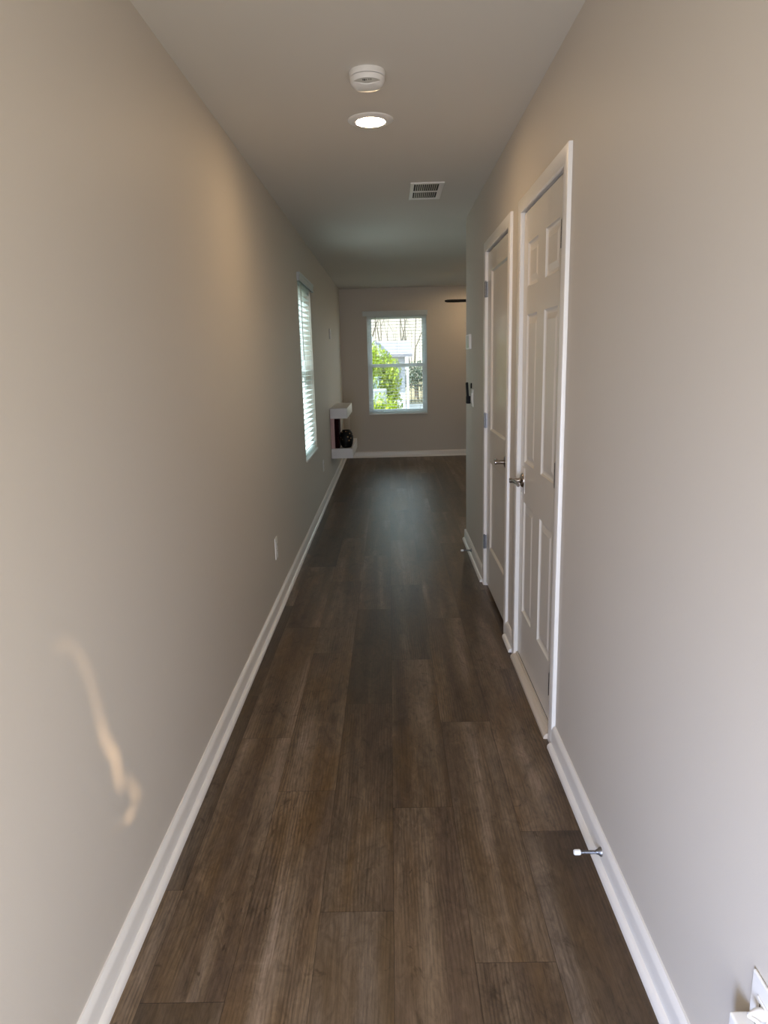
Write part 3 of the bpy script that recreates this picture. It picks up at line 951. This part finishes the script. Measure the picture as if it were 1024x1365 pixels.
# lawn and pavement as one terrain with two strips
def terrain(name, ys, x0, x1, material, label, lift=0.0):
    mb = MB()
    prev = None
    for y in ys:
        r_ = [mb.bm.verts.new((x0, y, ground_z(y) + lift)), mb.bm.verts.new((x1, y, ground_z(y) + lift))]
        if prev:
            mb.bm.faces.new((prev[0], prev[1], r_[1], r_[0]))
        prev = r_
    return tag(mb.build(name, material), label, 'ground', kind='structure')
terrain('ground', [-30, D + 0.2, 14, 18, 22, 25.5, 30], -60, 60, GRASS, 'pale lawn outside the windows')
terrain('ground', [30, 36.5], -60, 60, PAVE, 'pale pavement strip beyond the lawn seen through the end window')
terrain('ground', [36.5, 60, 90, 160], -90, 90, GRASS, 'tan field behind the dark picket fence')

def foliage(blobs, n, size, seed, spread=1.0):
    rg = random.Random(seed)
    mb = MB()
    tot = sum(b[3] * b[4] * b[5] for b in blobs)
    for cx, cy, cz, rx, ry, rz in blobs:
        for _ in range(int(n * rx * ry * rz / tot)):
            d = Vector((rg.gauss(0, 1), rg.gauss(0, 1), rg.gauss(0, 1))).normalized()
            rr = rg.uniform(0.25, 1.04)
            p = Vector((cx + d.x * rx * rr, cy + d.y * ry * rr, cz + d.z * rz * rr))
            if p.z < ground_z(p.y) + 0.02:
                continue
            q = Vector((rg.gauss(0, 1), rg.gauss(0, 1), rg.gauss(0, 1))).to_track_quat('Z', 'Y')
            s_ = size * rg.uniform(0.7, 1.3)
            mb.face([p + q @ Vector(v) * s_ for v in ((0, -1, 0), (0.42, -0.2, 0.1), (0.3, 0.5, 0.05), (0, 1, -0.1), (-0.3, 0.5, 0.05), (-0.42, -0.2, 0.1))])
    return mb

gz = ground_z(14)
bush = empty('garden_bush', (-0.15, 14.0, gz), 'bright yellow-green leafy bush filling the lower left of the end window', 'bush')
foliage([(-0.28, 14.0, 1.10, 0.36, 0.4, 0.66), (-0.62, 14.2, 1.0, 0.4, 0.4, 0.85), (0.02, 14.0, 1.05, 0.22, 0.35, 0.48), (-0.05, 13.9, 0.55, 0.30, 0.35, 0.5), (-0.40, 14.0, 0.2, 0.5, 0.4, 0.5), (0.02, 13.9, 0.05, 0.34, 0.35, 0.35), (-0.34, 13.9, 0.78, 0.30, 0.28, 0.34), (-0.34, 13.9, 0.86, 0.26, 0.2, 0.24)], 13000, 0.038, 3).build('foliage', LEAF, bush)
mb = MB()
for k in range(7):
    rgx = random.Random(k)
    x = -0.3 + rgx.uniform(-0.18, 0.3)
    mb.tube([(x * 0.6 - 0.1, 14.0, gz), (x, 14.0 + rgx.uniform(-0.1, 0.1), gz + 0.8), (x * 1.2, 14.0, gz + 1.6)], [0.016, 0.012, 0.005], 6)
mb.build('stems', STEM, bush)

ac = empty('air_conditioner', (-0.20, 13.32, ground_z(13.32)), 'pale outdoor air conditioning unit between the tall bush and a low leafy plant', 'air conditioner')
z0 = ground_z(13.32)
BX(-0.318, -0.054, 13.22, 13.42, z0, 0.895).build('cabinet', ACM, ac, bevel=0.03, seg=3)
mb = MB()
for k in range(7):
    mb.box(-0.275, -0.085, 13.213, 13.222, z0 + 0.2 + k * 0.14, z0 + 0.215 + k * 0.14)
mb.box(-0.28, -0.08, 13.2195, 13.2199, z0 + 0.18, z0 + 1.05)
mb.build('grille', ACG, ac)

lowp = empty('leafy_plant', (-0.20, 12.85, ground_z(12.85)), 'low yellow-green leafy plant at the bottom of the end window, before the air conditioner', 'plant')
foliage([(-0.20, 12.85, 0.42, 0.44, 0.28, 0.40), (-0.2, 12.85, 0.0, 0.42, 0.28, 0.4)], 2600, 0.036, 8).build('foliage', LEAF, lowp)
MB().tube([(-0.2, 12.85, ground_z(12.85)), (-0.22, 12.85, 0.1), (-0.18, 12.85, 0.5)], [0.014, 0.010, 0.005], 6).build('stem', STEM, lowp)

# neighbouring house
hz = ground_z(32)
ho = empty('neighbour_house', (-2.0, 33.5, hz), 'white neighbouring house behind the yellow-green bush', 'house')
BX(-7.0, 0.72, 32, 38, hz, 1.55).build('wall', SIDING, ho)
mb = MB()
mb.prism([(31.6, 1.52), (38.4, 1.52), (38.4, 1.64), (35.0, 2.30), (31.6, 1.64)], -7.3, 1.05, lambda u, v, t: (t, u, v))
mb.build('roof', ROOF, ho)
mb = MB(); mb.prism([(-1.6, 1.5), (-0.2, 1.5), (-0.9, 2.72)], 31.2, 34.5, lambda u, v, t: (u, t, v)); mb.build('gable', SIDING, ho)
for x0 in (-0.02, 0.32):
    wn = BX(x0, x0 + 0.22, 31.96, 32.02, 0.1, 1.2).build('house_window', ACG, ho)
BX(0.76, 0.88, 31.5, 31.62, hz, 1.52).build('porch_post', SIDING, ho)

# picket fence
fe = empty('picket_fence', (1.6, 37.5, ground_z(37.5)), 'dark metal picket fence in front of the tan field', 'fence')
fz = ground_z(37.5)
mb = MB()
x = 0.95
while x < 6.0:
    mb.box(x, x + 0.028, 37.5, 37.53, fz, fz + 1.0)
    x += 0.19
mb.build('pickets', METALB, fe)
mb = MB(); mb.box(0.9, 6.0, 37.52, 37.56, fz + 0.9, fz + 0.94); mb.box(0.9, 6.0, 37.52, 37.56, fz + 0.12, fz + 0.16); mb.build('rails', METALB, fe)

# evergreen shrub right of the porch post
sh = empty('evergreen_shrub', (1.55, 40, ground_z(40)), 'grey-green shrub behind the picket fence', 'shrub')
foliage([(1.6, 40.5, 0.45, 0.65, 0.6, 0.9), (2.5, 41, 0.4, 0.8, 0.6, 1.0), (0.95, 41, 0.2, 0.5, 0.5, 0.7)], 2600, 0.07, 5).build('foliage', LEAF2, sh)
MB().tube([(1.6, 40.5, ground_z(40)), (1.6, 40.5, 0.3)], [0.06, 0.03], 6).build('trunk', BARK, sh)

# wooded rise beyond the field
HILL = mat('leaf_litter_hillside', (0.23, 0.20, 0.165), 0.95, noise=0.5, nscale=0.9)
mb = MB()
prev = None
for y, z in ((84, -1.2), (95, 2.0), (110, 7.0), (130, 14.0), (150, 19.0), (175, 21.0)):
    r_ = [mb.bm.verts.new((x, y, z + 0.8 * math.sin(x * 0.13 + y))) for x in range(-90, 91, 6)]
    if prev:
        for i in range(len(r_) - 1):
            mb.bm.faces.new((prev[i], prev[i + 1], r_[i + 1], r_[i]))
    prev = r_
tag(mb.build('hill', HILL), 'tan leaf-covered hillside far behind the bare trees', 'hill', kind='structure')

# bare trees
def tree_mesh(seed, height, r0, depth=5, lean=0.0, fork=0.25):
    rg = random.Random(seed)
    mb = MB()
    def grow(p, d, L, r_, lev):
        pts, rr = [p], [r_]
        q, dd = p.copy(), d.copy()
        for i in range(3):
            dd = (dd + Vector((rg.gauss(0, 0.10), rg.gauss(0, 0.10), rg.gauss(0.03, 0.05)))).normalized()
            q = q + dd * L / 3
            pts.append(q.copy()); rr.append(r_ * (1 - 0.13 * (i + 1)))
        mb.tube(pts, rr, 6 if lev < 2 else 4)
        if lev >= depth:
            return
        kids = 2 if lev == 0 else rg.choice((2, 3, 3))
        for k in range(kids):
            a = rg.uniform(0, 2 * math.pi)
            s_ = rg.uniform(0.3, 0.65) if lev else fork
            side = dd.orthogonal().normalized()
            side.rotate(Matrix.Rotation(a, 3, dd))
            nd = (dd + side * s_ + Vector((0, 0, 0.12))).normalized()
            f_ = rg.uniform(0.55, 0.85)
            grow(pts[-1 if k < 2 else 2], nd, L * f_, rr[-1] * rg.uniform(0.55, 0.8), lev + 1)
    grow(Vector((0, 0, 0)), Vector((lean, 0, 1)).normalized(), height * 0.36, r0, 0)
    return mb

kinds = [tree_mesh(21, 9.0, 0.13, 5, 0.02, 0.30), tree_mesh(5, 8.5, 0.075, 5, -0.02, 0.2), tree_mesh(14, 8.0, 0.065, 5, 0.05, 0.3)]
protos = [k.build('bare_tree', BARK) for k in kinds]
spots = [(0.62, 43.5, 0, 0.0, 'forked bare tree above the roof of the white house'),
         (1.62, 42.6, 1, 0.4, 'slender bare tree rising from the shrub right of the house')]
rg = random.Random(4)
for i in range(15):
    y = 46.5 + 2.9 * i
    u = (-0.030, 0.055, 0.012, -0.012, 0.072, 0.034)[i % 6] + rg.uniform(-0.006, 0.006)
    spots.append((u * y, y, rg.choice((0, 1, 2)), rg.uniform(0, 6.28), None))
used = set()
for x, y, k, rz, lab in spots:
    if k in used:
        o = protos[k].copy(); COL.objects.link(o)
    else:
        o = protos[k]; used.add(k)
    o.location = (x, y, ground_z(y) - 0.05)
    o.rotation_euler = (0, 0, rz)
    if lab:
        tag(o, lab, 'tree', 'bare trees outside the end window')
    else:
        tag(o, 'one of the thin bare trees of the wood far behind the house', 'tree', 'bare trees outside the end window')

# neighbouring wall seen through the side window
ng = empty('side_house', (-7.0, 9.0, ground_z(8)), 'pale house outside the left wall window', 'house')
BX(-11.0, -7.0, 12.0, 22.0, -0.6, 2.6).build('wall', SIDING, ng)
mb = MB(); mb.prism([(-11.4, 2.6), (-6.6, 2.6), (-9.0, 4.2)], 11.6, 22.4, lambda u, v, t: (u, t, v)); mb.build('roof', ROOF, ng)

# ------------------------------------------------------------------ left wall streak: added warm spots by the entry stand in for sun reflection
src = Vector((0.55, -0.20, 1.25))
streak = [(1.318, 0.890, .15), (1.375, 0.868, .25), (1.418, 0.815, .35), (1.440, 0.760, .40), (1.457, 0.700, .45), (1.467, 0.640, .55), (1.474, 0.595, .85),
          (1.497, 0.548, 1.0), (1.522, 0.508, 1.0), (1.522, 0.468, 1.0), (1.530, 0.425, .75), None,
          (1.575, 0.405, .4), (1.606, 0.360, .65), (1.618, 0.322, .6), None, (1.575, 0.312, .6), (1.550, 0.318, .5), None, (1.490, 0.335, .25)]
beams = []
for k, q in enumerate(streak):
    if q is None:
        continue
    beams.append(q)
    nx = streak[k + 1] if k + 1 < len(streak) else None
    if nx:
        beams.append(tuple((u + v) / 2 for u, v in zip(q, nx)))
for y, z, e_ in beams:
    lamp('streak_spot', 'SPOT', src, Vector((XL, y, z)), 78.0 * e_, (1.0, 0.68, 0.40), spot_size=math.radians(1.45), spot_blend=1.0, shadow_soft_size=0.003)
